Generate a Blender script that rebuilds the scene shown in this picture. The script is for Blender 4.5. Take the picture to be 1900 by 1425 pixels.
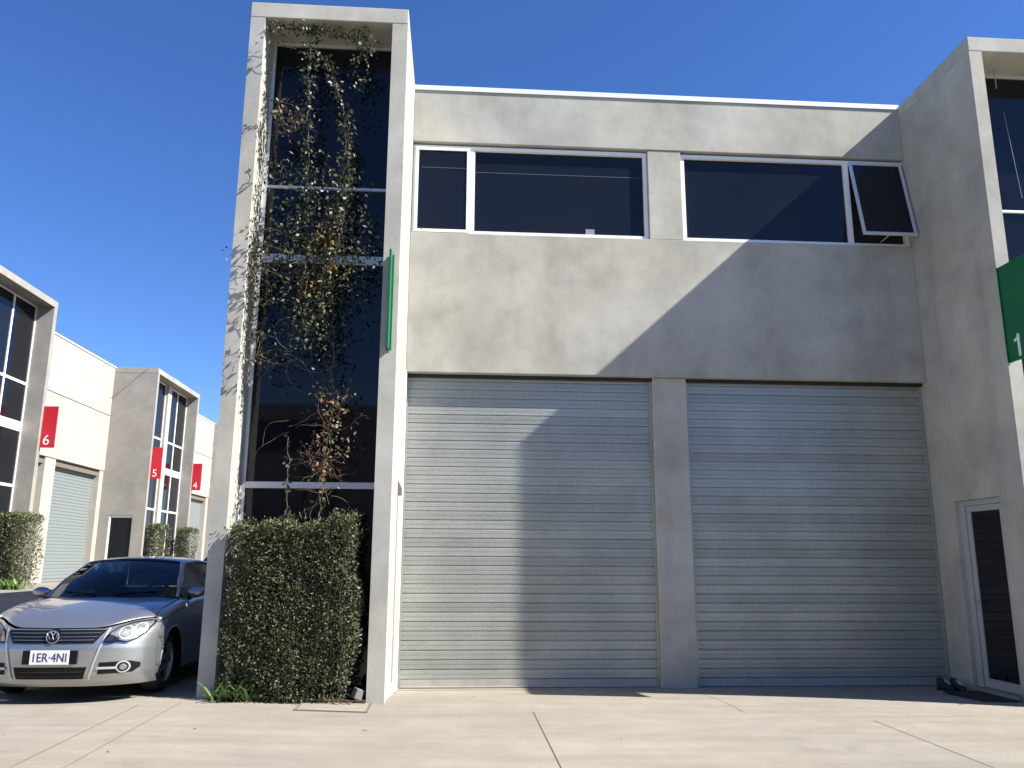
import bpy, bmesh, math, random
from mathutils import Vector, Matrix
R = math.radians
random.seed(7)
for o in list(bpy.data.objects): bpy.data.objects.remove(o)
scene = bpy.context.scene
col = scene.collection

# ---------------------------------------------------------------- camera
camd = bpy.data.cameras.new('camera'); cam = bpy.data.objects.new('camera', camd); col.objects.link(cam)
fw = Vector((0.0659969, 0.97531194, 0.21073925)).normalized()
rt = Vector((0.99764312, -0.0684714, 0.0044587)).normalized()
up = rt.cross(fw).normalized()
m = Matrix((( rt.x, up.x, -fw.x, 0.0), (rt.y, up.y, -fw.y, -10.925), (rt.z, up.z, -fw.z, 1.6), (0, 0, 0, 1)))
cam.matrix_world = m
camd.sensor_fit = 'HORIZONTAL'; camd.sensor_width = 36.0; camd.lens = 36.0 * 1522.04 / 1900.0
camd.clip_end = 2000; camd.clip_start = .05
scene.camera = cam

# ---------------------------------------------------------------- light
SUN = Vector((5.6, -1.835, 5.07)).normalized()
world = bpy.data.worlds.new('World'); scene.world = world; world.use_nodes = True
wn = world.node_tree.nodes; wl = world.node_tree.links
bg = wn['Background']; sky = wn.new('ShaderNodeTexSky'); sky.sky_type = 'NISHITA'; sky.sun_disc = False
sky.sun_elevation = math.asin(SUN.z); sky.sun_rotation = math.atan2(SUN.x, SUN.y)
sky.air_density = 1.0; sky.dust_density = 0.1; sky.ozone_density = 6.0; sky.altitude = 900
hs = wn.new('ShaderNodeHueSaturation'); hs.inputs['Saturation'].default_value = 1.15; hs.inputs['Hue'].default_value = .511; wl.new(sky.outputs[0], hs.inputs['Color']); wl.new(hs.outputs[0], bg.inputs[0]); bg.inputs[1].default_value = 0.078
sd = bpy.data.lights.new('sun', 'SUN'); sd.energy = 4.8; sd.angle = R(0.53); sd.color = (1.0, .955, .88)
so = bpy.data.objects.new('sun', sd); col.objects.link(so)
so.rotation_euler = SUN.to_track_quat('Z', 'Y').to_euler(); so.location = (30, -10, 30)
vs = scene.view_settings; vs.view_transform = 'Standard'; vs.look = 'None'; vs.gamma = 1; vs.use_curve_mapping = False
vs.exposure = 1.32

# ---------------------------------------------------------------- materials
MATS = {}
def newmat(name):
    mt = bpy.data.materials.new(name); mt.use_nodes = True; MATS[name] = mt
    nt = mt.node_tree; return mt, nt.nodes, nt.links, nt.nodes['Principled BSDF']
def simple(name, colr, rough=.5, metal=0., spec=.5, coat=0., noise=0., nscale=8., bump=0., bscale=60.):
    mt, n, l, b = newmat(name)
    b.inputs['Base Color'].default_value = (*colr, 1); b.inputs['Roughness'].default_value = rough
    b.inputs['Metallic'].default_value = metal; b.inputs['Specular IOR Level'].default_value = spec
    b.inputs['Coat Weight'].default_value = coat; b.inputs['Coat Roughness'].default_value = .04
    if noise or bump: g = n.new('ShaderNodeNewGeometry')
    if noise:
        t = n.new('ShaderNodeTexNoise'); t.inputs['Scale'].default_value = nscale; t.inputs['Detail'].default_value = 6
        l.new(g.outputs['Position'], t.inputs['Vector'])
        r = n.new('ShaderNodeValToRGB'); r.color_ramp.elements[0].position = .3; r.color_ramp.elements[1].position = .7
        r.color_ramp.elements[0].color = (*[c * (1 - noise) for c in colr], 1)
        r.color_ramp.elements[1].color = (*[min(1, c * (1 + noise)) for c in colr], 1)
        l.new(t.outputs['Fac'], r.inputs[0]); l.new(r.outputs[0], b.inputs['Base Color'])
    if bump:
        t2 = n.new('ShaderNodeTexNoise'); t2.inputs['Scale'].default_value = bscale; t2.inputs['Detail'].default_value = 4
        l.new(g.outputs['Position'], t2.inputs['Vector'])
        bp = n.new('ShaderNodeBump'); bp.inputs['Strength'].default_value = bump; bp.inputs['Distance'].default_value = .01
        l.new(t2.outputs['Fac'], bp.inputs['Height']); l.new(bp.outputs[0], b.inputs['Normal'])
    return mt

def concrete(name, base, warm, cloud=.16, stain=.35, scale=.8, rough=.88, streak=.0, hstreak=.0):
    """off-form concrete: broad cloudy tones, warm patches, fine pores, dark stains"""
    mt, n, l, b = newmat(name)
    g = n.new('ShaderNodeNewGeometry'); oi = n.new('ShaderNodeObjectInfo')
    add = n.new('ShaderNodeVectorMath'); add.operation = 'ADD'
    mul = n.new('ShaderNodeVectorMath'); mul.operation = 'SCALE'; mul.inputs[0].default_value = (17, 9, 5)
    l.new(oi.outputs['Random'], mul.inputs['Scale']); l.new(g.outputs['Position'], add.inputs[0]); l.new(mul.outputs[0], add.inputs[1])
    def noise(sc, det, rough_=.55, dist=0., stretch=None):
        t = n.new('ShaderNodeTexNoise'); t.inputs['Scale'].default_value = sc; t.inputs['Detail'].default_value = det
        t.inputs['Roughness'].default_value = rough_; t.inputs['Distortion'].default_value = dist
        if stretch:
            mp = n.new('ShaderNodeMapping'); mp.inputs['Scale'].default_value = stretch
            l.new(add.outputs[0], mp.inputs[0]); l.new(mp.outputs[0], t.inputs['Vector'])
        else: l.new(add.outputs[0], t.inputs['Vector'])
        return t.outputs['Fac']
    def ramp(f, p0, p1, c0, c1):
        r = n.new('ShaderNodeValToRGB'); e = r.color_ramp.elements
        e[0].position = p0; e[1].position = p1; e[0].color = (c0, c0, c0, 1); e[1].color = (c1, c1, c1, 1)
        l.new(f, r.inputs[0]); return r.outputs[0]
    def mixc(a, bb, f, mode='MIX'):
        x = n.new('ShaderNodeMix'); x.data_type = 'RGBA'; x.blend_type = mode
        for s, v in ((x.inputs['A'], a), (x.inputs['B'], bb), (x.inputs['Factor'], f)):
            if isinstance(v, (tuple, float)): s.default_value = v if isinstance(v, float) else (*v, 1)
            else: l.new(v, s)
        return x.outputs['Result']
    c = mixc(base, warm, ramp(noise(scale * .55, 4), .35, .68, 0, 1))
    c = mixc(c, ramp(noise(scale * 1.3, 7, .6, .3), .25, .75, 1 - cloud, 1 + cloud * .25), 1.0, 'MULTIPLY')
    c = mixc(c, ramp(noise(scale * 4.5, 8, .65), .3, .72, .90, 1.05), 1.0, 'MULTIPLY')
    c = mixc(c, ramp(noise(scale * .9, 9, .7, 1.2), .60, .78, 1.0, 1 - stain), 1.0, 'MULTIPLY')
    if streak: c = mixc(c, ramp(noise(3.0, 5, .6, 0, (1, 1, .12)), .5, .78, 1.0, 1 - streak), 1.0, 'MULTIPLY')
    if hstreak:
        c = mixc(c, ramp(noise(2.6, 6, .62, .4, (.16, 1.3, 1)), .42, .72, 1.0, 1 - hstreak), 1.0, 'MULTIPLY')
        c = mixc(c, ramp(noise(.7, 5, .7, .8), .57, .70, 1.0, 1 - hstreak * .7), 1.0, 'MULTIPLY')
    c = mixc(c, ramp(noise(60, 3), .25, .75, .93, 1.05), 1.0, 'MULTIPLY')
    vo = n.new('ShaderNodeTexVoronoi'); vo.inputs['Scale'].default_value = 9; l.new(add.outputs[0], vo.inputs['Vector'])
    c = mixc(c, ramp(vo.outputs['Distance'], .03, .06, .62, 1.0), 1.0, 'MULTIPLY')
    l.new(c, b.inputs['Base Color'])
    b.inputs['Roughness'].default_value = rough; b.inputs['Specular IOR Level'].default_value = .25
    bp = n.new('ShaderNodeBump'); bp.inputs['Strength'].default_value = .16; bp.inputs['Distance'].default_value = .004
    l.new(noise(34, 6, .6), bp.inputs['Height']); l.new(bp.outputs[0], b.inputs['Normal'])
    return mt
concrete('concrete', (.455, .452, .412), (.49, .465, .385), cloud=.34, stain=.17, streak=.15)
concrete('concrete_pale', (.40, .375, .335), (.44, .39, .33), cloud=.12, stain=.08, scale=.6)
concrete('concrete_grey', (.33, .315, .285), (.36, .33, .285), cloud=.24, stain=.15)
concrete('paving', (.285, .260, .218), (.315, .282, .222), cloud=.14, stain=.12, scale=.7, rough=.9, hstreak=.17)
simple('joint_dark', (.15, .13, .105), .95)
simple('joint_sand', (.19, .165, .13), .95)
simple('soil', (.05, .038, .028), 1, noise=.4, nscale=30, bump=.6)
simple('aluminium', (.62, .64, .66), .38, .35, noise=.04, nscale=3)
simple('white_frame', (.80, .80, .78), .4)
simple('grey_frame', (.42, .43, .43), .45, .2)
simple('flashing', (.80, .81, .82), .35, .15)
simple('dark_gap', (.02, .02, .02), .9)
simple('rubber', (.018, .018, .019), .8, bump=.3, bscale=80)
simple('green_sign', (.002, .13, .045), .3, noise=.04, nscale=4)
simple('red_sign', (.52, .012, .03), .4, noise=.05, nscale=4)
simple('sign_white', (.78, .79, .78), .5)
simple('bark', (.10, .075, .05), .95, noise=.3, nscale=40, bump=.5)
simple('twig', (.22, .135, .08), .9, noise=.3, nscale=30)
simple('litter', (.23, .14, .075), .9, noise=.5, nscale=60)
simple('stone', (.16, .155, .15), .8, noise=.15, nscale=20)
simple('mat_dark', (.022, .022, .024), .95, bump=.8, bscale=160)
simple('tower_glass', (.006, .007, .010), .03, spec=.35, noise=.15, nscale=1.2)
simple('sticker', (.22, .22, .23), .6)
simple('line_grey', (.05, .055, .065), .7)
simple('steel_cable', (.45, .45, .45), .4, .8)
# window film glass: dusty surface, so a little sun shows on it
mt, n, l, b = newmat('window_glass')
g = n.new('ShaderNodeNewGeometry'); t = n.new('ShaderNodeTexNoise'); t.inputs['Scale'].default_value = .9; t.inputs['Detail'].default_value = 3
l.new(g.outputs['Position'], t.inputs[0]); r = n.new('ShaderNodeValToRGB'); r.color_ramp.elements[0].color = (.006, .008, .013, 1); r.color_ramp.elements[1].color = (.012, .015, .022, 1)
l.new(t.outputs[0], r.inputs[0]); l.new(r.outputs[0], b.inputs['Base Color']); b.inputs['Roughness'].default_value = .03; b.inputs['Specular IOR Level'].default_value = .3
# galvanised steel
def galv(name, base, metal, rough):
    mt, n, l, b = newmat(name)
    g = n.new('ShaderNodeNewGeometry'); oi = n.new('ShaderNodeObjectInfo')
    v = n.new('ShaderNodeTexVoronoi'); v.inputs['Scale'].default_value = 70; l.new(g.outputs['Position'], v.inputs['Vector'])
    t = n.new('ShaderNodeTexNoise'); t.inputs['Scale'].default_value = 1.4; t.inputs['Detail'].default_value = 6; l.new(g.outputs['Position'], t.inputs['Vector'])
    r = n.new('ShaderNodeValToRGB'); r.color_ramp.elements[0].position = .3; r.color_ramp.elements[1].position = .72
    r.color_ramp.elements[0].color = (*[c * .86 for c in base], 1); r.color_ramp.elements[1].color = (*[c * 1.1 for c in base], 1)
    l.new(t.outputs[0], r.inputs[0])
    mr = n.new('ShaderNodeMapRange'); mr.inputs['To Min'].default_value = .90; mr.inputs['To Max'].default_value = 1.08
    sep = n.new('ShaderNodeSeparateColor'); l.new(v.outputs['Color'], sep.inputs[0]); l.new(sep.outputs[0], mr.inputs[0])
    mr2 = n.new('ShaderNodeMapRange'); mr2.inputs['To Min'].default_value = .90; mr2.inputs['To Max'].default_value = 1.09; l.new(oi.outputs['Random'], mr2.inputs[0])
    mm = n.new('ShaderNodeMath'); mm.operation = 'MULTIPLY'; l.new(mr.outputs[0], mm.inputs[0]); l.new(mr2.outputs[0], mm.inputs[1])
    vm = n.new('ShaderNodeVectorMath'); vm.operation = 'SCALE'; l.new(r.outputs[0], vm.inputs[0]); l.new(mm.outputs[0], vm.inputs['Scale'])
    l.new(vm.outputs[0], b.inputs['Base Color']); b.inputs['Metallic'].default_value = metal
    mr3 = n.new('ShaderNodeMapRange'); mr3.inputs['To Min'].default_value = rough - .07; mr3.inputs['To Max'].default_value = rough + .1
    l.new(sep.outputs[1], mr3.inputs[0]); l.new(mr3.outputs[0], b.inputs['Roughness'])
galv('galvanised', (.345, .362, .335), .40, .36)
simple('shutter_far', (.20, .225, .22), .55, .1)
# leaves: tone varies from leaf to leaf
def leafmat(name, cols, rough=.42, spec=.5, trans=.12):
    mt, n, l, b = newmat(name)
    g = n.new('ShaderNodeNewGeometry'); r = n.new('ShaderNodeValToRGB'); e = r.color_ramp.elements
    e[0].position = 0; e[0].color = (*cols[0], 1); e[1].position = 1; e[1].color = (*cols[-1], 1)
    for i, c in enumerate(cols[1:-1]):
        x = e.new((i + 1) / (len(cols) - 1)); x.color = (*c, 1)
    l.new(g.outputs['Random Per Island'], r.inputs[0]); l.new(r.outputs[0], b.inputs['Base Color'])
    b.inputs['Roughness'].default_value = rough; b.inputs['Specular IOR Level'].default_value = spec
    tr = n.new('ShaderNodeBsdfTranslucent'); l.new(r.outputs[0], tr.inputs[0]); mx = n.new('ShaderNodeMixShader'); mx.inputs[0].default_value = trans
    out = n['Material Output']; l.new(b.outputs[0], mx.inputs[1]); l.new(tr.outputs[0], mx.inputs[2]); l.new(mx.outputs[0], out.inputs[0])
leafmat('hedge_leaf', [(.026, .034, .014), (.050, .062, .026), (.078, .092, .040), (.115, .125, .062), (.17, .175, .10)], .5, .4)
leafmat('sunlit_leaf', [(.10, .125, .035), (.15, .18, .06), (.20, .225, .09), (.12, .15, .06)], .5, .4)  # hedge-top leaves: the sunlit yellow-green is put into the colour
leafmat('vine_leaf', [(.012, .018, .007), (.024, .034, .012), (.042, .052, .020), (.085, .088, .036), (.05, .045, .02)], .48, .45)
leafmat('autumn_leaf', [(.26, .12, .03), (.34, .2, .05), (.20, .16, .05), (.28, .09, .03)], .45)
leafmat('dry_leaf', [(.16, .10, .06), (.24, .15, .08), (.13, .07, .04)], .8)
leafmat('strap_leaf', [(.06, .12, .03), (.10, .18, .045), (.15, .22, .08)], .35, .6)
# car
mt, n, l, b = newmat('car_paint')
b.inputs['Base Color'].default_value = (.36, .37, .375, 1); b.inputs['Metallic'].default_value = .8; b.inputs['Roughness'].default_value = .33
b.inputs['Coat Weight'].default_value = 1; b.inputs['Coat Roughness'].default_value = .03
t = n.new('ShaderNodeTexNoise'); t.inputs['Scale'].default_value = 900; g = n.new('ShaderNodeNewGeometry'); l.new(g.outputs['Position'], t.inputs[0])
mr = n.new('ShaderNodeMapRange'); mr.inputs['To Min'].default_value = .28; mr.inputs['To Max'].default_value = .42; l.new(t.outputs[0], mr.inputs[0]); l.new(mr.outputs[0], b.inputs['Roughness'])
simple('dark_paint', (.012, .016, .03), .25, .2, coat=1)
simple('black_plastic', (.004, .004, .0045), .5, spec=.25)
simple('interior', (.012, .013, .016), .85)
simple('chrome', (.72, .73, .74), .12, 1)
simple('silver_trim', (.55, .56, .57), .38, .6)
simple('rail_metal', (.36, .345, .31), .5, .1, noise=.1, nscale=9)
simple('reflector', (.17, .173, .173), .5, .35, noise=.6, nscale=38)
simple('amber', (.45, .3, .18), .3)
simple('rim', (.35, .36, .37), .3, .8)
simple('plate_white', (.74, .75, .74), .5)
simple('plate_blue', (.03, .04, .12), .5)
def thin_glass(name, tint, refl=1.0):
    mt, n, l, b = newmat(name); n.remove(b)
    tr = n.new('ShaderNodeBsdfTransparent'); tr.inputs[0].default_value = (*tint, 1)
    gl = n.new('ShaderNodeBsdfGlossy'); gl.inputs['Roughness'].default_value = .02; gl.inputs[0].default_value = (refl, refl, refl, 1)
    fr = n.new('ShaderNodeFresnel'); fr.inputs[0].default_value = 1.5; mx = n.new('ShaderNodeMixShader')
    l.new(fr.outputs[0], mx.inputs[0]); l.new(tr.outputs[0], mx.inputs[1]); l.new(gl.outputs[0], mx.inputs[2]); l.new(mx.outputs[0], n['Material Output'].inputs[0])
thin_glass('car_glass', (.30, .44, .38))
thin_glass('lens_glass', (.9, .92, .93))

# ---------------------------------------------------------------- helpers
class MB:
    def __init__(s): s.v = []; s.f = []
    def quad(s, *p):
        i = len(s.v); s.v += [tuple(x) for x in p]; s.f.append(tuple(range(i, i + len(p))))
    def box(s, x0, x1, y0, y1, z0, z1):
        i = len(s.v)
        s.v += [(x0, y0, z0), (x1, y0, z0), (x1, y1, z0), (x0, y1, z0), (x0, y0, z1), (x1, y0, z1), (x1, y1, z1), (x0, y1, z1)]
        s.f += [tuple(i + k for k in q) for q in ((0, 3, 2, 1), (4, 5, 6, 7), (0, 1, 5, 4), (1, 2, 6, 5), (2, 3, 7, 6), (3, 0, 4, 7))]
        return s
    def grid(s, P, flip=False):
        i = len(s.v); nr, nc = len(P), len(P[0])
        for r_ in P: s.v += [tuple(p) for p in r_]
        for a in range(nr - 1):
            for c in range(nc - 1):
                q = (i + a * nc + c, i + a * nc + c + 1, i + (a + 1) * nc + c + 1, i + (a + 1) * nc + c)
                s.f.append(q[::-1] if flip else q)
        return s
    def tube(s, pts, r0, r1=None, k=6):
        r1 = r0 if r1 is None else r1; pts = [Vector(p) for p in pts]; i = len(s.v); N = len(pts)
        for a, p in enumerate(pts):
            d = (pts[min(a + 1, N - 1)] - pts[max(a - 1, 0)]).normalized()
            u = d.cross(Vector((0, 0, 1)) if abs(d.z) < .9 else Vector((1, 0, 0))).normalized(); w = d.cross(u)
            rr = r0 + (r1 - r0) * a / max(1, N - 1)
            for c in range(k):
                an = 2 * math.pi * c / k; s.v.append(tuple(p + (u * math.cos(an) + w * math.sin(an)) * rr))
        for a in range(N - 1):
            for c in range(k): s.f.append((i + a * k + c, i + a * k + (c + 1) % k, i + (a + 1) * k + (c + 1) % k, i + (a + 1) * k + c))
        s.f.append(tuple(i + c for c in range(k))[::-1]); s.f.append(tuple(i + (N - 1) * k + c for c in range(k)))
        return s
    def prism(s, poly, y0, y1):           # poly in (x,z), extruded along y
        i = len(s.v); k = len(poly)
        s.v += [(x, y0, z) for x, z in poly] + [(x, y1, z) for x, z in poly]
        s.f.append(tuple(range(i, i + k))); s.f.append(tuple(range(i + 2 * k - 1, i + k - 1, -1)))
        for a in range(k): s.f.append((i + a, i + k + a, i + k + (a + 1) % k, i + (a + 1) % k))
        return s
    def mesh(s, name, mat):
        me = bpy.data.meshes.new(name); me.from_pydata(s.v, [], s.f)
        if mat: me.materials.append(MATS[mat] if isinstance(mat, str) else mat)
        me.validate(); return me
    def build(s, name, mat, parent=None, bevel=0, smooth=False, loc=None, recalc=True, subsurf=0, solid=0):
        me = s.mesh(name, mat)
        if recalc:
            bm = bmesh.new(); bm.from_mesh(me); bmesh.ops.recalc_face_normals(bm, faces=bm.faces); bm.to_mesh(me); bm.free()
        o = link(name, me, parent, loc)
        if smooth: me.shade_smooth()
        if solid:
            md = o.modifiers.new('solid', 'SOLIDIFY'); md.thickness = solid; md.offset = -1
        if bevel:
            md = o.modifiers.new('bevel', 'BEVEL'); md.width = bevel; md.segments = 2; md.limit_method = 'ANGLE'
        if subsurf:
            md = o.modifiers.new('sub', 'SUBSURF'); md.levels = subsurf; md.render_levels = subsurf
        return o
def link(name, me, parent=None, loc=None):
    o = bpy.data.objects.new(name, me); col.objects.link(o)
    if parent: o.parent = parent
    if loc: o.location = loc
    return o
def tag(o, label=None, cat=None, group=None, kind=None):
    for k, v in (('label', label), ('category', cat), ('group', group), ('kind', kind)):
        if v: o[k] = v
    return o
def thing(name, label, cat, loc=(0, 0, 0), rz=0, group=None):
    o = bpy.data.objects.new(name, None); col.objects.link(o); o.location = loc; o.rotation_euler = (0, 0, rz); o.empty_display_size = .2
    return tag(o, label, cat, group)
def interp(x, xs, ys):
    if x <= xs[0]: return ys[0]
    for a in range(len(xs) - 1):
        if x <= xs[a + 1]: return ys[a] + (ys[a + 1] - ys[a]) * (x - xs[a]) / (xs[a + 1] - xs[a])
    return ys[-1]
def sstep(t): t = max(0, min(1, t)); return t * t * (3 - 2 * t)
def panel(mb, u0, u1, z0, z1, y0, y1, holes=(), swap=False):
    """slab between y0 (front) and y1 with rectangular openings; swap: lies in the yz plane"""
    us = sorted({u0, u1, *[h[0] for h in holes], *[h[1] for h in holes]}); zs = sorted({z0, z1, *[h[2] for h in holes], *[h[3] for h in holes]})
    def hole(u, z): return any(h[0] < u < h[1] and h[2] < z < h[3] for h in holes)
    P = (lambda u, y, z: (y, u, z)) if swap else (lambda u, y, z: (u, y, z))
    for i in range(len(us) - 1):
        for j in range(len(zs) - 1):
            a, b_, c, d = us[i], us[i + 1], zs[j], zs[j + 1]
            if hole((a + b_) / 2, (c + d) / 2): continue
            mb.quad(P(a, y0, c), P(b_, y0, c), P(b_, y0, d), P(a, y0, d)); mb.quad(P(a, y1, c), P(a, y1, d), P(b_, y1, d), P(b_, y1, c))
            um = (a + b_) / 2; zm = (c + d) / 2; e = 1e-4
            if i == 0 or hole(a - e, zm): mb.quad(P(a, y0, c), P(a, y0, d), P(a, y1, d), P(a, y1, c))
            if i == len(us) - 2 or hole(b_ + e, zm): mb.quad(P(b_, y0, c), P(b_, y1, c), P(b_, y1, d), P(b_, y0, d))
            if j == 0 or hole(um, c - e): mb.quad(P(a, y0, c), P(a, y1, c), P(b_, y1, c), P(b_, y0, c))
            if j == len(zs) - 2 or hole(um, d + e): mb.quad(P(a, y0, d), P(b_, y0, d), P(b_, y1, d), P(a, y1, d))

# ---------------------------------------------------------------- ground
def gz(x, y):
    w = interp(x, [-6, -2.6, -.7, 6.6, 12], [.21, .19, .12, .03, .02])
    s = sstep((-y) / 1.6)
    if x < -2.5: s = 1
    return w * s + .58 * sstep((-6 - x) / 5.2)
def frange(a, b_, st):
    n_ = int(round((b_ - a) / st)); return [a + (b_ - a) * i / n_ for i in range(n_ + 1)]
gx = [-400, -150, -60, -30] + frange(-20, -2.8, .4) + frange(-2.7, 7.2, .1) + frange(7.6, 14, .4) + [20, 40, 100, 400]
gy = [-400, -100, -40, -20] + frange(-14, -3.4, .4) + frange(-3.2, .6, .1) + frange(1, 48, 1.0) + [70, 150, 400]
mb = MB(); mb.grid([[(x, y, gz(x, y)) for x in gx] for y in gy])
ground = mb.build('ground', 'paving', smooth=True); tag(ground, kind='structure')
def strip(x0, y0, x1, y1, w):
    d = Vector((x1 - x0, y1 - y0, 0)); N = max(2, int(d.length / .15)); nrm = Vector((-d.y, d.x, 0)).normalized() * w / 2
    mb = MB(); mb.grid([[(x0 + d.x * i / N - nrm.x, y0 + d.y * i / N - nrm.y, gz(x0 + d.x * i / N, y0 + d.y * i / N) + .005),
                         (x0 + d.x * i / N + nrm.x, y0 + d.y * i / N + nrm.y, gz(x0 + d.x * i / N, y0 + d.y * i / N) + .005)] for i in range(N + 1)])
    return mb.build('control_joint', 'joint_sand', ground)
for a in ((.83, -2.1, .80, -9, .008), (3.04, -.48, 3.03, -2.1, .007), (4.2, -2.5, 4.1, -9, .010), (-2.72, -1.95, -2.58, -8, .006), (-3.08, -2.1, -2.95, -8, .006),
          (6.2, -2.2, 3.1, -2.35, .005), (-6, -1.9, -2.7, -1.93, .005)):
    strip(*a)
# little marks on the paving: flattened stones and leaf bits
mb = MB()
for i in range(9):
    x = random.uniform(-4, 6); y = random.uniform(-3.6, -.3) if x > -2 else random.uniform(-4.4, -2.4); z = gz(x, y) + .004; r_ = random.uniform(.006, .018); a = random.uniform(0, 3)
    mb.tube([(x - r_ * math.cos(a) * 1.4, y - r_ * math.sin(a), z), (x, y, z + r_ * .4), (x + r_ * 1.4 * math.cos(a), y + r_ * math.sin(a), z)], r_ * .6, r_ * .2, 5)
o = mb.build('leaf_debris', 'litter'); tag(o, 'scattered brown leaf bits and grit lying on the sunlit concrete', 'debris', kind='stuff')

# service pit cover in front of the climbing plant
t = thing('pit_cover', 'flush rectangular steel-framed pit cover in the paving before the hedge', 'pit cover', (-1.19, -1.98, gz(-1.19, -1.98) + .002)); t.rotation_euler = (0, .0375, 0)
W, D_ = .36, .27
mb = MB()
for b_ in ((-W, W, -D_, -D_ + .022), (-W, W, D_ - .022, D_), (-W, -W + .022, -D_ + .023, D_ - .023), (W - .022, W, -D_ + .023, D_ - .023)): mb.box(*b_, -.02, .010)
mb.build('frame', 'joint_dark', t)
mb = MB(); mb.box(-W + .026, W - .026, -D_ + .026, D_ - .026, -.02, .009); mb.build('lid', 'paving', t)

# ---------------------------------------------------------------- roller doors
SLP = .1185
def slat_mesh(w, mat):
    prof = [(0, .006), (.003, -.0055), (.010, -.0095), (.030, -.0085), (.050, -.0085), (.053, -.0055), (.058, -.0055), (.061, -.0088), (.090, -.0088), (.104, -.0085), (.110, -.006), (.1125, .006), (SLP, .006)]
    mb = MB(); mb.grid([[(-w / 2, y, z), (w / 2, y, z)] for z, y in prof]); me = mb.mesh('slat', mat)
    return me
def roller_door(parent, x0, x1, z0, z1, y, mat='galvanised', pieces=True, rail='rail_metal'):
    w = x1 - x0
    mb = MB()
    for xa in (x0, x1 - .035): mb.box(xa, xa + .035, y - .03, y + .05, z0, z1)
    mb.box(x0 + .036, x1 - .036, y + .02, y + .05, z0, z1)
    d = mb.build('roller_door', 'galvanised', parent)
    zr = z0 + .115
    n_ = int((z1 - zr) / SLP) + 1
    if pieces:
        me = slat_mesh(w - .07, mat)
        for i in range(n_):
            s_ = link('slat', me, d, ((x0 + x1) / 2, y, zr + i * SLP)); s_.rotation_euler.x = R(random.gauss(0, .9)); s_.rotation_euler.y = R(random.gauss(0, .015))
    else:
        mb = MB(); prof = [(0, .0), (.012, -.014), (.1, -.014), (.112, .0)]
        P = []
        for i in range(n_):
            for z, yy in prof: P.append([(x0 + .036, y + yy, zr + i * SLP + z), (x1 - .036, y + yy, zr + i * SLP + z)])
        mb.grid(P); tag(mb.build('slats', mat, d), kind='stuff')
    mb = MB(); mb.box(x0 + .036, x1 - .036, y - .016, y + .012, z0 + .012, zr - .004); mb.box(x0 + .036, x1 - .036, y - .03, y + .016, z0 + .012, z0 + .03)
    mb.build('bottom_rail', rail, d, bevel=.003)
    return d

# ---------------------------------------------------------------- windows
def frame_boxes(mb, x0, x1, z0, z1, y0, y1, t_):
    mb.box(x0, x1, y0, y1, z0, z0 + t_); mb.box(x0, x1, y0, y1, z1 - t_, z1)
    mb.box(x0, x0 + t_, y0 + .001, y1, z0 + t_, z1 - t_); mb.box(x1 - t_, x1, y0 + .001, y1, z0 + t_, z1 - t_)
def pane(parent, x0, x1, z0, z1, y, mat='window_glass', th=.008):
    mb = MB(); mb.box(x0, x1, y, y + th, z0, z1); return mb.build('glass_pane', mat, parent)

# ---------------------------------------------------------------- main building
RX = 6.625; LX = -.709
bld = thing('warehouse_building', 'grey precast concrete warehouse front with two roller doors and a strip of dark windows', 'building')
C = 'concrete'
mb = MB(); mb.box(LX + .002, RX - .002, .30, 18, 0, 8.25); mb.build('rear_walls', C, bld)
mb = MB(); mb.box(LX, RX, 0, .16, 7.53, 8.36); mb.build('parapet_panel', C, bld, bevel=.008)
mb = MB(); mb.box(LX, RX, 0, .16, 4.105, 6.13); mb.build('spandrel_panel', C, bld, bevel=.008)
mb = MB(); mb.box(LX - .01, RX, -.012, .24, 8.362, 8.425); mb.box(LX - .01, RX, -.018, -.013, 8.345, 8.42); mb.build('roof_flashing', 'flashing', bld, bevel=.003)
mb = MB(); mb.box(2.72, 3.215, .012, .3, 6.133, 7.527); mb.build('column', C, bld, bevel=.008)
mb = MB(); mb.box(2.705, 3.18, .075, .3, 0, 4.103); mb.build('column', C, bld, bevel=.008)
mb = MB(); mb.box(LX, RX, .17, .3, 6.13, 7.53); mb.box(LX, RX, .2, .3, 0, 6.13); mb.box(LX, RX, .11, .165, 4.06, 4.104); mb.build('shadow_gap', 'dark_gap', bld)
roller_door(bld, LX + .005, 2.703, .0, 4.10, .175)
roller_door(bld, 3.182, RX - .004, .0, 4.10, .175)
mb = MB(); mb.box(LX, RX, .02, .30, -.2, .006); mb.build('threshold', 'paving', bld)
# window strip
def win_unit(x0, x1, xm, sash_left):
    mb = MB(); frame_boxes(mb, x0, x1, 6.135, 7.50, .05, .13, .055)
    mb.box(xm - .035, xm + .035, .048, .13, 6.19, 7.445)
    w_ = mb.build('window', 'white_frame', bld, bevel=.003)
    mb = MB(); mb.box(x0, x1, .14, .165, 6.16, 7.5); mb.build('backing', 'dark_gap', w_)
    return w_
w1 = win_unit(-.700, 2.715, .155, True)
pane(w1, .191, 2.659, 6.191, 7.444, .10)
mb = MB(); frame_boxes(mb, -.665, .118, 6.150, 7.455, .022, .048, .045); s_ = mb.build('sash', 'white_frame', w1, bevel=.003)
mb = MB(); mb.box(-.619, .072, .034, .042, 6.196, 7.409); mb.build('glass_pane', 'window_glass', w1)
mb = MB(); mb.box(1.80, 1.93, .094, .0985, 6.2, 6.29); mb.build('sticker', 'sticker', w1)
mb = MB(); mb.box(.2, 2.6, .0965, .0985, 7.115, 7.125); mb.box(-.58, .06, .0305, .0325, 7.135, 7.145); mb.build('pane_line', 'line_grey', w1)  # thin pale horizontal strips just in front of the panes
w2 = win_unit(3.222, 6.62, 5.74, False)
pane(w2, 3.278, 5.704, 6.191, 7.444, .10)
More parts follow.
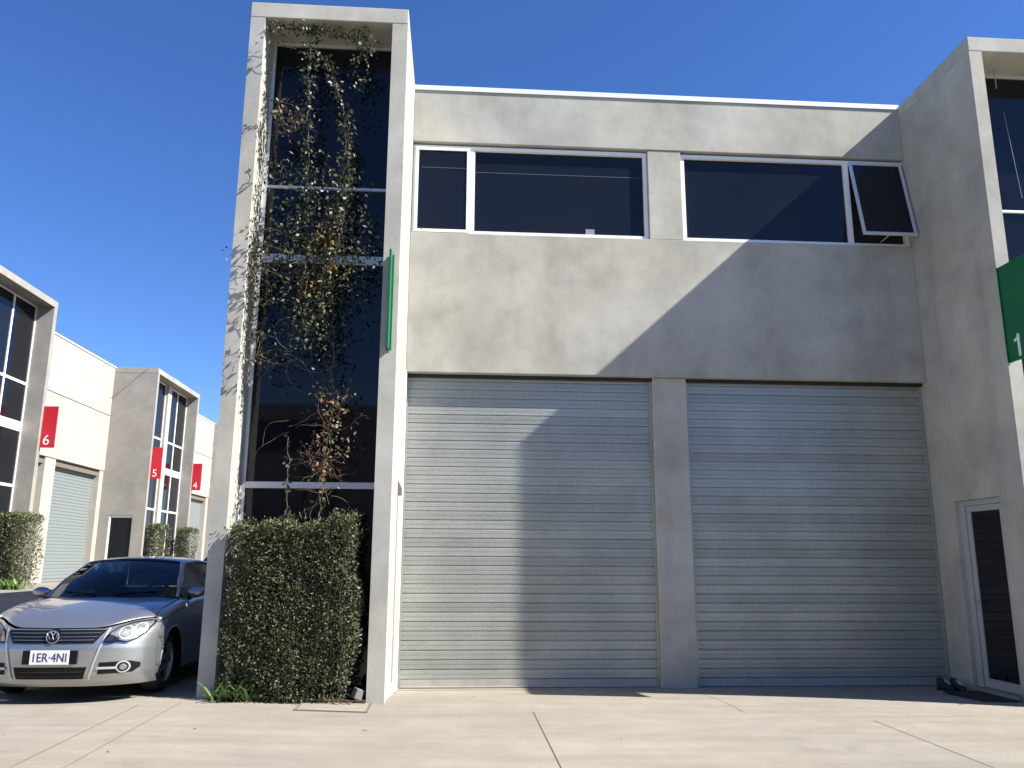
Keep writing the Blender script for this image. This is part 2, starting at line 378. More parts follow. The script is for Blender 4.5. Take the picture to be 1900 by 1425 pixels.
mb = MB(); frame_boxes(mb, 0, .81, -1.275, 0, 0, .028, .045); s_ = mb.build('open_sash', 'aluminium', w2, bevel=.003, loc=(5.785, .03, 7.47)); s_.rotation_euler.x = R(-11.5)
s_['label'] = 'top-hung sash pushed open at the bottom'
mb = MB(); mb.box(.046, .764, .012, .02, -1.229, -.046); g_ = mb.build('glass_pane', 'window_glass', w2, loc=(5.785, .03, 7.47)); g_.rotation_euler.x = R(-11.5)
mb = MB(); mb.tube([(6.2, .09, 6.23), (6.2, -.15, 6.24)], .008); mb.build('window_stay', 'aluminium', w2)

# ---------------------------------------------------------------- towers (local frame: facade looks to -y, left outer edge at x=0)
def tower(name, label, cat_group, loc, rz, width, doubles, base=0., zt=8.395, side_door=None, left_open=True, mat='concrete', depth=16, transoms=None, holes_left=(), holes_right=(), mull=(), frame='aluminium'):
    t = thing(name, label, 'building', loc, rz, cat_group)
    F = -1.73; cb = zt - .205
    mb = MB(); panel(mb, F, 0.28, -.3, cb - .003, 0, .175, holes_left, True); mb.build('side_wall', mat, t)
    mb = MB(); panel(mb, F, 0.28, -.3, cb - .003, width - .19, width, holes_right, True); mb.build('side_wall', mat, t)
    mb = MB(); mb.box(-.006, width + .003, F - .004, .285, cb, zt); mb.build('roof_slab', mat, t, bevel=.008)
    mb = MB(); mb.box(.002, width - .002, .285, depth, -.3, cb + .1); mb.build('rear_walls', mat, t)
    y = -1.2
    if transoms is None: transoms = [(2.41, 2.485), (5.165, 5.275), (6.15, 6.185)]
    for (a, b_, ml) in doubles:
        mb = MB(); z0 = -.05
        mb.box(a, a + .04, y - .03, y + .05, z0, cb); mb.box(b_ - .04, b_, y - .03, y + .05, z0, cb)
        mb.box(a + .04, b_ - .04, y - .03, y + .05, cb - .04, cb - .001)
        for (c, d) in transoms: mb.box(a + .041, b_ - .041, y - .03, y + .05, c, d)
        for mx in ml: mb.box(mx - .03, mx + .03, y - .028, y + .05, z0, cb - .04)
        w_ = mb.build('window', frame, t, bevel=.003)
        xs = [a + .03] + list(ml) + [b_ - .03]; zs = [0.0] + [(c + d) / 2 for c, d in transoms] + [cb - .02]
        for i in range(len(xs) - 1):
            for j in range(len(zs) - 1):
                p_ = pane(w_, xs[i] + .004, xs[i + 1] - .004, zs[j] + .004, zs[j + 1] - .004, y, 'tower_glass')
                p_.rotation_euler.z = 0
        mb = MB(); mb.box(a, b_, y + .06, y + .09, -.1, cb - .01); mb.build('backing', 'dark_gap', w_)
    return t
TLX = -2.644; TW = -.709 - TLX
tw = tower('glazed_tower', 'narrow concrete-framed stair tower with tall dark glazing and a climbing vine', 'concrete-framed glazed towers', (TLX, 0, 0), 0, TW, [(.176, TW - .191, ())])
# lock, conduit and guide on the tower's right-hand wall beside the shutter
mb = MB(); mb.box(TW + .001, TW + .016, -.80, -.66, .22, 2.36); mb.build('cover_strip', 'concrete_pale', tw, bevel=.003)
mb = MB(); mb.prism([(TW + .001, 2.38), (TW + .05, 2.38), (TW + .05, 2.46), (TW + .001, 2.56)], -.79, -.68); mb.build('keyed_switch', 'joint_dark', tw)
mb = MB(); mb.box(TW + .001, TW + .022, -.22, -.02, .02, 4.08); mb.build('door_guide', 'white_frame', tw, bevel=.003)

# right tower, wide, with a glazed side door
WW = 5.56
wt = tower('glazed_tower', 'large grey concrete tower at the right with a side door and green sign', 'concrete-framed glazed towers', (RX, 0, 0), 0, WW,
           [(.176, 2.55, (1.35,)), (3.0, WW - .19, (4.2,))], holes_left=[(-1.27, -.34, -.3, 2.40)])
mb = MB(); mb.box(2.55, 3.0, -1.5, -1.1, -.2, 8.18); mb.build('middle_column', C, wt)
# side door : in the local yz plane at x=0
dr = MB(); dr.box(.06, .12, -.40, -.341, .05, 2.398); dr.box(.06, .12, -1.268, -1.21, .05, 2.398); dr.box(.06, .12, -1.209, -.401, 2.33, 2.398)
dr.box(.05, .118, -.46, -.402, .05, 2.329)
door = dr.build('door', 'grey_frame', wt, bevel=.004)
mb = MB()
for b_ in ((-1.2, -.47, .08, .19), (-1.2, -.47, 2.25, 2.325), (-.555, -.47, .191, 2.249), (-1.2, -1.14, .191, 2.249)): mb.box(.068, .105, *b_)
mb.build('door_leaf', 'grey_frame', door, bevel=.003)
mb = MB(); mb.box(.083, .09, -1.139, -.556, .191, 2.249); mb.build('glass_pane', 'tower_glass', door)
mb = MB(); mb.tube([(.068, -.51, 1.12), (.03, -.51, 1.12), (.03, -.60, 1.12)], .009); mb.tube([(.066, -.51, 1.02), (.060, -.51, 1.02)], .02); mb.build('door_handle', 'steel_cable', door)
mb = MB(); mb.box(.125, .16, -1.27, -.34, 0, 2.4); mb.build('backing', 'dark_gap', door)
mb = MB(); mb.box(-.05, .12, -1.27, -.345, -.1, .075); mb.build('door_step', 'paving', door)
mb = MB(); mb.tube([(.60, -1.35, 8.19), (.60, -1.35, 7.9)], .008); mb.tube([(.66, -1.35, 7.55), (.70, -1.36, 6.9), (.74, -1.37, 6.3)], .003); mb.build('vine_cable', 'steel_cable', wt)

# ---------------------------------------------------------------- signs
def text_mesh(s_, size, depth):
    cu = bpy.data.curves.new('text', 'FONT'); cu.body = s_; cu.size = size; cu.extrude = depth; cu.align_x = 'CENTER'; cu.resolution_u = 6
    to = bpy.data.objects.new('text', cu); col.objects.link(to); dg = bpy.context.evaluated_depsgraph_get()
    me = bpy.data.meshes.new_from_object(to.evaluated_get(dg)); bpy.data.objects.remove(to); return me
def sign(label, text, loc, rz, w, h, color, numx=.5, num=.20):
    """blade in the local xz plane, fixed at local x=0, reaching +x; face looks to -y"""
    t = thing('unit_sign', label, 'sign', loc, rz, 'unit number signs')
    mb = MB(); mb.box(0, w, -.012, .012, 0, h); mb.build('blade', color, t, bevel=.004)
    mb = MB(); mb.box(-.004, .0, -.03, .03, .0, h); mb.build('fixing_plate', color, t)
    for sx, yy, rr in ((1, -.0145, 0), (-1, .0145, math.pi)):
        if not text: break
        if text == '1':
            q = MB(); q.prism([(-.03, 0), (.012, 0), (.012, .27), (-.024, .27), (-.035, .235), (-.085, .215), (-.085, .185), (-.03, .195)], -.002, .002); me = q.mesh('number', 'sign_white')
        else: me = text_mesh(text, num, .002); me.materials.append(MATS['sign_white'])
        o = link('number', me, t, (w * numx, yy, .04 if text == '1' else .085)); o.rotation_euler = (0 if text == '1' else R(90), 0, rr)
    return t
# main row: blade runs along -y, so rotate by -90 degrees (local x -> world -y, face looks to -x)
sign('narrow green blade sign seen edge-on on the vine tower', '', (-.80, -1.742, 3.95), R(-90), .20, 1.16, 'green_sign')
sign('large green sign with a white 1 cut off by the right edge', '1', (6.645, -1.742, 3.96), R(-90), .62, 1.21, 'green_sign', numx=.35, num=.30)

# ---------------------------------------------------------------- the row of units at the left (facade looks to +x)
RB = .79
def far_unit(label, y0, y1, shut, gw=None):
    t = thing('warehouse_building', label, 'building', (-14.0, y0, 0), R(90), 'pale concrete warehouses of the left row')
    L = y1 - y0
    mb = MB(); mb.box(.002, L - .002, .3, 16, 0, 9.1); mb.build('rear_walls', 'concrete_pale', t)
    xs = [0, L * .38, L]
    for i in range(2):
        mb = MB(); mb.box(xs[i] + .006, xs[i + 1] - .006, 0, .16, 7.27, 9.24); mb.build('upper_panel', 'concrete_pale', t, bevel=.01)
    mb = MB(); mb.box(0, L, .0, .16, 5.03, 7.245); mb.build('lower_panel', 'concrete_pale', t, bevel=.01)
    mb = MB(); mb.box(0, L, .1, .3, 4.8, 9.2); mb.build('joint_backing', 'joint_dark', t)
    mb = MB(); mb.box(0, L, -.03, .24, 9.245, 9.30); mb.build('roof_flashing', 'flashing', t)
    for a, b_ in shut[1]:
        mb = MB(); mb.box(a, b_, .03, .3, .3, 5.027); mb.build('column', 'concrete_pale', t, bevel=.01)
    for a, b_ in shut[0]: roller_door(t, a, b_, RB, 5.0, .28, 'shutter_far', False, 'shutter_far')
    return t
for k_, (bx_, lb_) in enumerate(((-22, 'added long grey warehouse behind the camera for reflections, left end'), (-2, 'added grey warehouse straight behind the camera for reflections'), (18, 'added grey warehouse behind the camera for reflections, right end'))):  # unseen buildings, added to give the glass and steel something to reflect
    t = thing('warehouse_building', lb_, 'building', (bx_ + 8, -27, 0), R(180), 'added grey warehouses behind the camera')
    mb = MB(); panel(mb, -10, 9.99, -.1, 8.2, 0, .3, [(-9, -5.6, -.1, 4.1), (-5.1, -1.7, -.1, 4.1), (1, 4.4, -.1, 4.1), (4.9, 8.3, -.1, 4.1), (-9, -2, 6.1, 7.5), (1, 8, 6.1, 7.5)]); mb.build('wall', C, t)
    for a in (-9, -5.1, 1, 4.9): mb = MB(); mb.box(a, a + 3.4, .15, .2, -.1, 4.1); mb.build('roller_door', 'galvanised', t)
    for a in (-9, 1): pane(t, a, a + 7, 6.1, 7.5, .12, 'tower_glass')
    mb = MB(); mb.box(-10, 9.99, .305, 14, -.1, 8.0); mb.build('rear_walls', C, t)
T6a, T6b = 8.5, 14.1; T5a, T5b = 22.84, 28.4; T4a, T4b = 37.1, 42.7
far_unit('pale sunlit warehouse wall with grey shutters between the left glazed tower and the next', T6b, T5a, ([(.02, 4.0), (4.75, 8.4)], [(4.0, 4.75), (8.4, 8.74)]))
far_unit('narrow pale wall just left of the vine tower, seen beyond the red sign numbered 4', T5b, T4a, ([(.02, 4.0), (4.75, 8.3)], [(4.0, 4.75), (8.3, 8.7)]))
far_unit('pale warehouse wall past the left edge, beside the leftmost tower', -.2, T6a, ([(.02, 4.0), (4.75, 8.3)], [(4.0, 4.75), (8.3, 8.7)]))
def far_tower(label, y0):
    t = tower('glazed_tower', label, 'concrete-framed glazed towers', (-14.0, y0, 0), R(90), 5.56, [(.176, 2.5, (1.38,)), (2.95, 5.37, (4.1,))], zt=9.28, depth=16, mat='concrete_grey',
              transoms=[(3.62, 3.70), (5.24, 5.52), (6.62, 6.70)], holes_left=[(-1.30, -.36, -.3, 3.31)], frame='white_frame')
    mb = MB(); mb.box(2.5, 2.95, -1.34, -1.1, .3, 9.07); mb.build('middle_column', 'concrete_pale', t, bevel=.008)
    d = MB(); d.box(.06, .12, -.42, -.361, .8, 3.308); d.box(.06, .12, -1.298, -1.24, .8, 3.308); d.box(.06, .12, -1.239, -.421, 3.2, 3.308)
    d.box(.03, .06, -.42, -.361, .8, 3.308); dd = d.build('door', 'white_frame', t)
    mb = MB(); mb.box(.07, .08, -1.239, -.421, .85, 3.2); mb.build('glass_pane', 'tower_glass', dd)
    mb = MB(); mb.box(.125, .16, -1.3, -.36, .7, 3.3); mb.build('backing', 'dark_gap', dd)
    mb = MB(); mb.tube([(-.03, -1.25, 9.2), (-.40, -.72, 8.62)], .014); mb.build('diagonal_rod', 'joint_dark', t)  # thin dark tube slanting down from the top corner
    mb = MB(); mb.prism([(2.15, 5.62), (2.45, 5.58), (2.45, 5.80), (2.30, 5.86)], -1.42, -1.30); mb.build('wall_light', 'white_frame', t)
    return t
far_tower('glazed tower cut by the left edge, with the red sign numbered 6', T6a)
far_tower('middle-distance glazed tower with a white door frame and the red sign numbered 5', T5a)
far_tower('farthest glazed tower hidden behind the vine tower', T4a)
sign('red blade sign with a white 6 on the leftmost tower', '6', (-12.3, 14.0, 4.80), 0, .45, 1.24, 'red_sign', .45, .42)
sign('red blade sign with a white 5 on the middle-distance tower', '5', (-12.3, 23.0, 4.76), 0, .45, 1.27, 'red_sign', .45, .42)
sign('red blade sign with a white 4 next to the pale far wall', '4', (-12.3, 28.3, 4.74), 0, .45, 1.24, 'red_sign', .45, .42)

# ---------------------------------------------------------------- plants
def leaf(mb, p, d, nrm, L, W):
    d = d.normalized(); s_ = d.cross(nrm)
    if s_.length < 1e-3: s_ = Vector((1, 0, 0))
    s_.normalize(); n2 = s_.cross(d); i = len(mb.v); m_ = p + d * L * .5 - n2 * W * .18
    mb.v += [tuple(p), tuple(m_ + s_ * W / 2 + n2 * W * .2), tuple(p + d * L), tuple(m_ - s_ * W / 2 + n2 * W * .2)]
    mb.f += [(i, i + 1, i + 2), (i, i + 2, i + 3)]
def rvec(rg): return Vector((rg.gauss(0, 1), rg.gauss(0, 1), rg.gauss(0, 1))).normalized()
def hedge(label, cx, cy, z0, w, d, h, n_, Ls, seed, group, lift=0.):
    rg = random.Random(seed); t = thing('hedge', label, 'hedge', (cx, cy, z0), 0, group); mb = MB()
    ph = [rg.uniform(0, 6) for _ in range(8)]
    for i in range(n_):
        # a point near the skin of an uneven rounded box
        q = rg.random(); a = rg.uniform(-1, 1); b_ = rg.uniform(-1, 1)
        if q < .50: P = Vector((a, -1, b_)); N = Vector((0, -1, 0))
        elif q < .62: P = Vector((1, a, b_)); N = Vector((1, 0, 0))
        elif q < .72: P = Vector((-1, a, b_)); N = Vector((-1, 0, 0))
        elif q < .82: P = Vector((a, b_, 1)); N = Vector((0, 0, 1))
        elif q < .86: P = Vector((a, 1, b_)); N = Vector((0, 1, 0))
        else: P = Vector((a, b_, rg.uniform(-1, 1))); N = rvec(rg)
        dep = 1 - abs(rg.gauss(0, .10)) if q < .86 else 1
        zz = (P.z + 1) / 2
        bul = 1 + .05 * math.sin(3.1 * P.z + ph[0]) + .05 * math.sin(5.3 * P.x + 2 * P.z + ph[1]) + .03 * math.sin(11 * P.z + 7 * P.x + ph[2])
        taper = .90 + .12 * sstep(zz * 1.6)
        r_ = max(abs(P.x), abs(P.y)); 
        cor = 1 - .12 * max(0, abs(P.x) + abs(P.y) - 1.5)
        x = P.x * w / 2 * dep * bul * taper * cor; y = P.y * d / 2 * (1 - (1 - dep) * 1.6) * bul * cor
        z = zz * h * (1 if q < .72 or q >= .82 else 1) + rg.gauss(0, .02)
        top = h * (1 + .02 * math.sin(6 * P.x + ph[3]) + .015 * math.sin(17 * P.x + ph[4])) + lift * sstep((P.x + .1) * 1.2)
        z = z / h * top
        if q >= .72 and q < .82: z = top - abs(rg.gauss(0, .05)) + (rg.random() < .12) * rg.uniform(0, .09)
        # thinner near the foot
        if zz < .12 and rg.random() < .45: continue
        dr_ = (N * .7 + rvec(rg) * 1.0 + Vector((0, 0, .45))); L_ = Ls * rg.uniform(.6, 1.25)
        leaf(mb, Vector((x, y, z)), dr_, rvec(rg) + N * .5, L_, L_ * rg.uniform(.32, .45))
    # sprigs that stand out of the clipped faces
    for i in range(n_ // 260):
        a = rg.uniform(-1, 1); zz = rg.uniform(.2, 1.0)
        base = Vector((a * w / 2, -d / 2, zz * h)) if rg.random() < .5 else (Vector((w / 2 * (1 if rg.random() < .7 else -1), rg.uniform(-.5, .5) * d, zz * h)) if rg.random() < .5 else Vector((a * w / 2, rg.uniform(-.5, .5) * d, h + lift * (a > 0))))
        dd = (Vector((base.x / w, base.y / d, 0)) * .8 + rvec(rg) * .5 + Vector((0, 0, .9))).normalized(); Lp = rg.uniform(.05, .14)
        for k in range(6): leaf(mb, base + dd * Lp * k / 5, dd + rvec(rg) * .8, rvec(rg), Ls * rg.uniform(.6, 1), Ls * .35)
    f_ = mb.build('foliage', 'hedge_leaf', t, recalc=False); f_['kind'] = 'stuff'
    mb = MB()
    for k in range(7):
        x = (k / 6 - .5) * w * .8; pts = [Vector((x, 0, -.05))]
        for j in range(5): pts.append(pts[-1] + Vector((rg.gauss(0, .05), rg.gauss(0, .03), h * .17)))
        mb.tube(pts, .018, .006, 5)
    mb.build('stems', 'bark', t)
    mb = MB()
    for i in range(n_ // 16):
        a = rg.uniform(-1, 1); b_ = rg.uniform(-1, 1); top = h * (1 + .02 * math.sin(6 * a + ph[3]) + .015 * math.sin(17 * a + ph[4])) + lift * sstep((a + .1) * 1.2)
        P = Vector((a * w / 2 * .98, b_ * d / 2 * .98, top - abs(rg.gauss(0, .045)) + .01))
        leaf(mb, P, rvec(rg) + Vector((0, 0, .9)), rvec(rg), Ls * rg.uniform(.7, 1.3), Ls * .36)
    mb.build('sunlit_top_foliage', 'sunlit_leaf', t, recalc=False)['kind'] = 'stuff'  # extra brighter leaves paint the sunlight on the hedge top
    return t
mb = MB()
bx0, bx1 = -2.465, -.905
mb.box(bx0, bx1, -1.78, -1.24, .02, .165); tag(mb.build('garden_bed', 'soil'), 'dark soil strip with mulch between the tower columns', 'garden bed')
hedge('clipped dense green hedge between the columns of the vine tower', -1.73, -1.62, .16, 1.38, .52, 1.80, 34000, .040, 11, 'clipped hedges against the towers', lift=.08)
hedge('hedge just outside the right edge at the foot of the right tower', 7.62, -1.60, .03, 1.36, .52, 1.78, 6500, .055, 12, 'clipped hedges against the towers')
hedge('tall hedge at the left edge below the 6 sign', -12.05, 13.15, .78, .62, 1.5, 1.98, 11000, .07, 13, 'clipped hedges against the towers')
hedge('hedge below the red sign numbered 5', -12.0, 23.85, .78, .6, 1.3, 2.12, 6500, .08, 14, 'clipped hedges against the towers')
hedge('farthest hedge, right of the white middle column of the tower numbered 5', -12.0, 27.5, .78, .6, 1.3, 2.12, 6500, .08, 15, 'clipped hedges against the towers')

def strappy(label, x, y, z, n_, L, seed, spread=.25):
    rg = random.Random(seed); t = thing('strappy_plant', label, 'plant', (x, y, z), 0, 'strap-leaved clumps beside the hedges')
    for i in range(n_):
        a = rg.uniform(0, 2 * math.pi); l_ = L * rg.uniform(.6, 1.1); w_ = L * .055; bx = rg.uniform(-spread, spread); by = rg.uniform(-.05, .05); P = []
        dx, dy = math.cos(a), math.sin(a); lean = rg.uniform(.35, .9)
        for k in range(7):
            s_ = k / 6; r_ = l_ * lean * s_; zz = l_ * (s_ * .95 - s_ ** 2.4 * .62 * lean); ww = w_ * (1 - s_ ** 3) * (.5 + min(1, s_ * 3) * .5)
            P.append([(bx + dx * r_ - dy * ww, by + dy * r_ + dx * ww, zz), (bx + dx * r_, by + dy * r_, zz - ww * .35), (bx + dx * r_ + dy * ww, by + dy * r_ - dx * ww, zz)])
        m2 = MB(); m2.grid(P); m2.build('leaf', 'strap_leaf', t, smooth=True, recalc=False)
    return t
strappy('bright green strap-leaved clump at the left foot of the vine tower hedge', -2.25, -1.86, .17, 34, .36, 3)
strappy('yellow-green strap-leaved clump at the left edge under the far hedge', -11.75, 12.3, .76, 30, .62, 4, .3)

# climbing vine on the left tower (plane about y=-1.6)
rg = random.Random(5)
vine = thing('climbing_vine', 'sparse leafy climbing vine hanging down the tall dark glazing', 'vine', (-1.8, -1.55, 2.0))
mg, ma, md_, ms, mtw = MB(), MB(), MB(), MB(), MB()
O = Vector((-1.8, -1.55, 2.0))
def blob(x, z, rx, rz, n_, which='g', y=-1.65, ry=.10, L=.058):
    for i in range(int(n_ * 1.2) if n_ > 1 else 1):
        u = rg.gauss(0, .5); v = rg.gauss(0, .5); p = Vector((x + u * rx, y + rg.gauss(0, 1) * ry * .6, z + v * rz)) - O
        if p.x + O.x < -2.44 and p.y + O.y > -1.74: p.x = -2.44 - O.x
        if p.z + O.z > 8.17 and p.y + O.y > -1.74: p.z = 8.15 - O.z
        l_ = L * rg.uniform(.55, 1.25)
        mb_ = {'g': mg, 'a': ma, 'd': md_}[which]
        leaf(mb_, p, rvec(rg) + Vector((0, -.3, -.6)), rvec(rg) + Vector((.4, -.8, .4)), l_, l_ * rg.uniform(.45, .62))
def strand(pts, n_, sx, L=.060, y=-1.65, r_=.007, twig=True, which='g'):
    pts = [Vector((p[0], y + rg.gauss(0, .03), p[1])) for p in pts]; fine = []
    for a in range(len(pts) - 1):
        N = max(3, int((pts[a + 1] - pts[a]).length / .08))
        for k in range(N): fine.append(pts[a].lerp(pts[a + 1], k / N) + Vector((rg.gauss(0, .012), rg.gauss(0, .012), 0)))
    fine.append(pts[-1]); 
    if twig: ms.tube([p - O for p in fine], r_, r_ * .6, 5)
    for i in range(int(n_ * 1.35)):
        p = fine[rg.randrange(len(fine))]
        blob(p.x, p.z, sx * 1.2, .09, 1, which, p.y, .07, L)
# stems and the leafy strands that hang on them
strand([(-1.84, 2.0), (-1.86, 2.5), (-1.89, 2.95)], 26, .03)
strand([(-1.50, 1.9), (-1.48, 2.6), (-1.42, 3.3), (-1.45, 4.2), (-1.50, 5.0)], 50, .07)
strand([(-1.75, 4.1), (-1.80, 5.2), (-1.86, 6.2), (-1.88, 7.2), (-1.93, 8.15)], 560, .085)
strand([(-1.62, 4.6), (-1.50, 5.6), (-1.42, 6.4), (-1.46, 7.0), (-1.62, 7.5), (-1.80, 7.8)], 470, .07)
strand([(-1.42, 5.2), (-1.36, 6.0), (-1.38, 6.8)], 230, .07)
strand([(-2.40, 4.9), (-2.38, 6.0), (-2.40, 7.2), (-2.42, 8.1)], 26, .06, twig=False)
strand([(-2.38, 8.12), (-2.0, 8.1), (-1.6, 8.08), (-1.25, 8.0), (-1.12, 7.85)], 230, .10)
strand([(-1.35, 8.1), (-1.28, 7.7)], 60, .10)
strand([(-2.36, 6.95), (-2.15, 6.85), (-1.9, 6.8)], 60, .08)
blob(-2.10, 6.85, .20, .28, 60, 'd'); blob(-2.10, 6.9, .24, .3, 18)
blob(-1.25, 7.45, .18, .25, 50); blob(-1.55, 6.1, .35, .28, 130); blob(-2.10, 6.12, .3, .22, 60)
blob(-1.80, 5.75, .45, .50, 330); blob(-1.80, 5.2, .55, .42, 520); blob(-1.55, 5.15, .55, .35, 260); blob(-2.22, 5.05, .26, .30, 130)
blob(-1.66, 4.75, .42, .42, 480); blob(-1.58, 4.35, .30, .35, 260); blob(-1.50, 3.95, .22, .3, 70); blob(-1.45, 2.9, .2, .3, 50); blob(-1.85, 4.35, .25, .3, 100); blob(-2.22, 4.7, .3, .3, 90)
blob(-2.05, 3.95, .40, .30, 70, L=.045); blob(-2.28, 4.15, .2, .3, 40); blob(-1.2, 5.05, .25, .35, 80); blob(-1.15, 5.6, .14, .4, 60)
blob(-1.58, 5.35, .20, .30, 90, 'a'); blob(-1.56, 5.0, .15, .22, 60, 'a'); blob(-1.75, 4.7, .2, .15, 40, 'a')
blob(-1.40, 3.40, .30, .22, 60, 'a', L=.055); blob(-1.38, 3.25, .28, .28, 60); blob(-1.30, 3.1, .25, .25, 25, 'd'); blob(-1.45, 2.85, .22, .25, 30, 'd')
blob(-1.50, 2.62, .22, .25, 35, 'd'); blob(-2.38, 5.1, .10, .35, 60, y=-1.66, ry=.08); blob(-2.36, 4.5, .10, .4, 30, y=-1.66, ry=.08)
for zz_, nn_ in ((7.95, 10), (7.75, 8), (7.0, 8), (6.2, 10), (5.35, 16), (5.15, 12), (4.85, 12), (4.5, 10), (4.1, 10), (3.8, 8)): blob(-2.26, zz_, .12, .05, nn_, y=-1.84, ry=.03); runner_seed = strand([(-2.05, zz_ - .05), (-2.25, zz_), (-2.42, zz_ + .06)], 4, .02, .05, -1.83, .003)
blob(-2.70, 5.05, .08, .12, 6, y=-1.80, ry=.02)
# bare twig tangle and wandering runners
def runner(x, z, L_, n_, r_=.003, spread=.5, y=-1.62):
    for i in range(n_):
        p = Vector((x + rg.gauss(0, .06), y + rg.gauss(0, .05), z + rg.gauss(0, .06))) - O; d = rvec(rg); d.y *= .4; pts = [p]
        for k in range(7):
            d = (d + rvec(rg) * spread + Vector((0, 0, -.08))).normalized(); d.y *= .7; pts.append(pts[-1] + d * L_ / 7)
        mtw.tube(pts, r_, r_ * .4, 4)
runner(-1.50, 2.68, .42, 34, .0020, .8); runner(-1.45, 3.1, .5, 8, .002); runner(-1.9, 3.9, .6, 8, .002); runner(-2.1, 6.9, .4, 10, .002); runner(-1.9, 3.1, .5, 3, .002); runner(-1.8, 5.0, .8, 16, .002); runner(-1.5, 2.3, .4, 8, .002)
runner(-2.3, 4.8, .3, 8, .002, .4, -1.83); runner(-2.3, 4.0, .3, 5, .002, .4, -1.83)
for nm, b_, mt_ in (('foliage', mg, 'vine_leaf'), ('autumn_foliage', ma, 'autumn_leaf'), ('dry_foliage', md_, 'dry_leaf')):
    o = b_.build(nm, mt_, vine, recalc=False); o['kind'] = 'stuff'
ms.build('stems', 'bark', vine); o = mtw.build('twigs', 'twig', vine); o['kind'] = 'stuff'
# loose leaf litter and a small stone at the foot of the hedge
mb = MB()
for i in range(260):
    x = rg.uniform(-2.4, -1.0); y = -1.80 + rg.gauss(0, .05); z = max(gz(x, y) + .006, .165 if y > -1.78 else 0) + rg.uniform(0, .012)
    leaf(mb, Vector((x, y, z)), Vector((rg.gauss(0, 1), rg.gauss(0, 1), rg.gauss(0, .15))), Vector((0, 0, 1)) + rvec(rg) * .3, .05, .022)
tag(mb.build('leaf_litter', 'dry_leaf', recalc=False), 'dry brown leaves fallen along the foot of the hedge', 'leaf litter', kind='stuff')
t = MB(); t.box(-.05, .05, -.05, .05, 0, .11); o = t.build('stone_block', 'stone', bevel=.012, loc=(-1.01, -1.70, .17)); o.rotation_euler = (.1, .35, .6)
tag(o, 'small pale stone block in the dark corner right of the hedge', 'stone')

# things at the foot of the right tower
t = thing('work_boots', 'dark pair of worn boots with pale laces beside the right shutter', 'boots', (6.38, -.28, 0), R(20)); t.scale = (.78, .78, .85)
for k, (bx_, by_, rz_) in enumerate(((-.10, .05, .25), (.06, -.05, -.15))):
    mb = MB(); P = []
    for s_, (yy, w_, h_) in enumerate(((-.15, .03, .03), (-.13, .05, .07), (-.06, .055, .085), (0, .045, .11), (.04, .048, .17), (.11, .05, .18), (.135, .03, .17))):
        P.append([(math.cos(a) * w_, yy, h_ / 2 + math.sin(a) * h_ / 2) for a in [math.pi * 2 * c / 10 for c in range(11)]])
    mb.grid(P); b_ = mb.build('boot', 'rubber', t, smooth=True, loc=(bx_, by_, .012)); b_.rotation_euler.z = rz_
    mb = MB(); mb.box(-.055, .055, -.15, .13, -.012, .006); mb.build('sole', 'mat_dark', b_)
    mb = MB()
    for q in range(4): mb.tube([(-.03, -.07 + q * .022, .092 + q * .012), (.0, -.075 + q * .022, .102 + q * .013), (.03, -.07 + q * .022, .092 + q * .012)], .006, .006, 5)
    mb.build('laces', 'plate_white', b_)
t = MB(); t.grid([[(x, y, gz(6.1, -.9) + .018 + .004 * math.sin(x * 9)) for x in frange(-.22, .22, .05)] for y in frange(-.4, .4, .1)])
o = t.build('door_mat', 'mat_dark', solid=.014, loc=(6.33, -.92, 0)); tag(o, 'flat dark mat on the ground in front of the side door', 'mat')
# ---------------------------------------------------------------- parked car
def plan(l):
    u = min(1, abs(l) / .895); return .6 * (1 - max(0, 1 - u ** 2.6) ** .5)
def rake(z): return interp(z, [.15, .2, .28, .40, .52, .60, .66, .70, .75, .80, .86], [.10, .05, .01, 0, .0, .02, .045, .075, .14, .25, .40])
def fb(l, z): return plan(l) + rake(z)
def ztop(l): return interp(abs(l), [0, .44, .56, .66, .76, .84, .89], [.715, .720, .755, .785, .80, .79, .755])
def shoulder(b): return interp(b, [.5, 1.0, 1.8, 3.0, 3.9, 4.25], [.79, .855, .925, .955, .945, .90])
def side_l(b, z):
    w = interp(z, [.18, .3, .55, .75, .9, 1.0], [.86, .885, .897, .888, .862, .84])
    w *= interp(b, [.62, 1, 3.4, 4.0, 4.35, 4.42], [.997, 1, 1, .975, .90, .82]); q = (b - rake(z)) / .6
    if q < 1: w = min(w, .895 * max(0, 1 - (1 - max(0, q)) ** 2) ** (1 / 2.6))
    return w
def densify(poly, st):
    out = []
    for i in range(len(poly)):
        a = Vector(poly[i]); b_ = Vector(poly[(i + 1) % len(poly)]); k = max(1, int((b_ - a).length / st))
        for j in range(k): out.append(tuple(a.lerp(b_, j / k)))
    return out
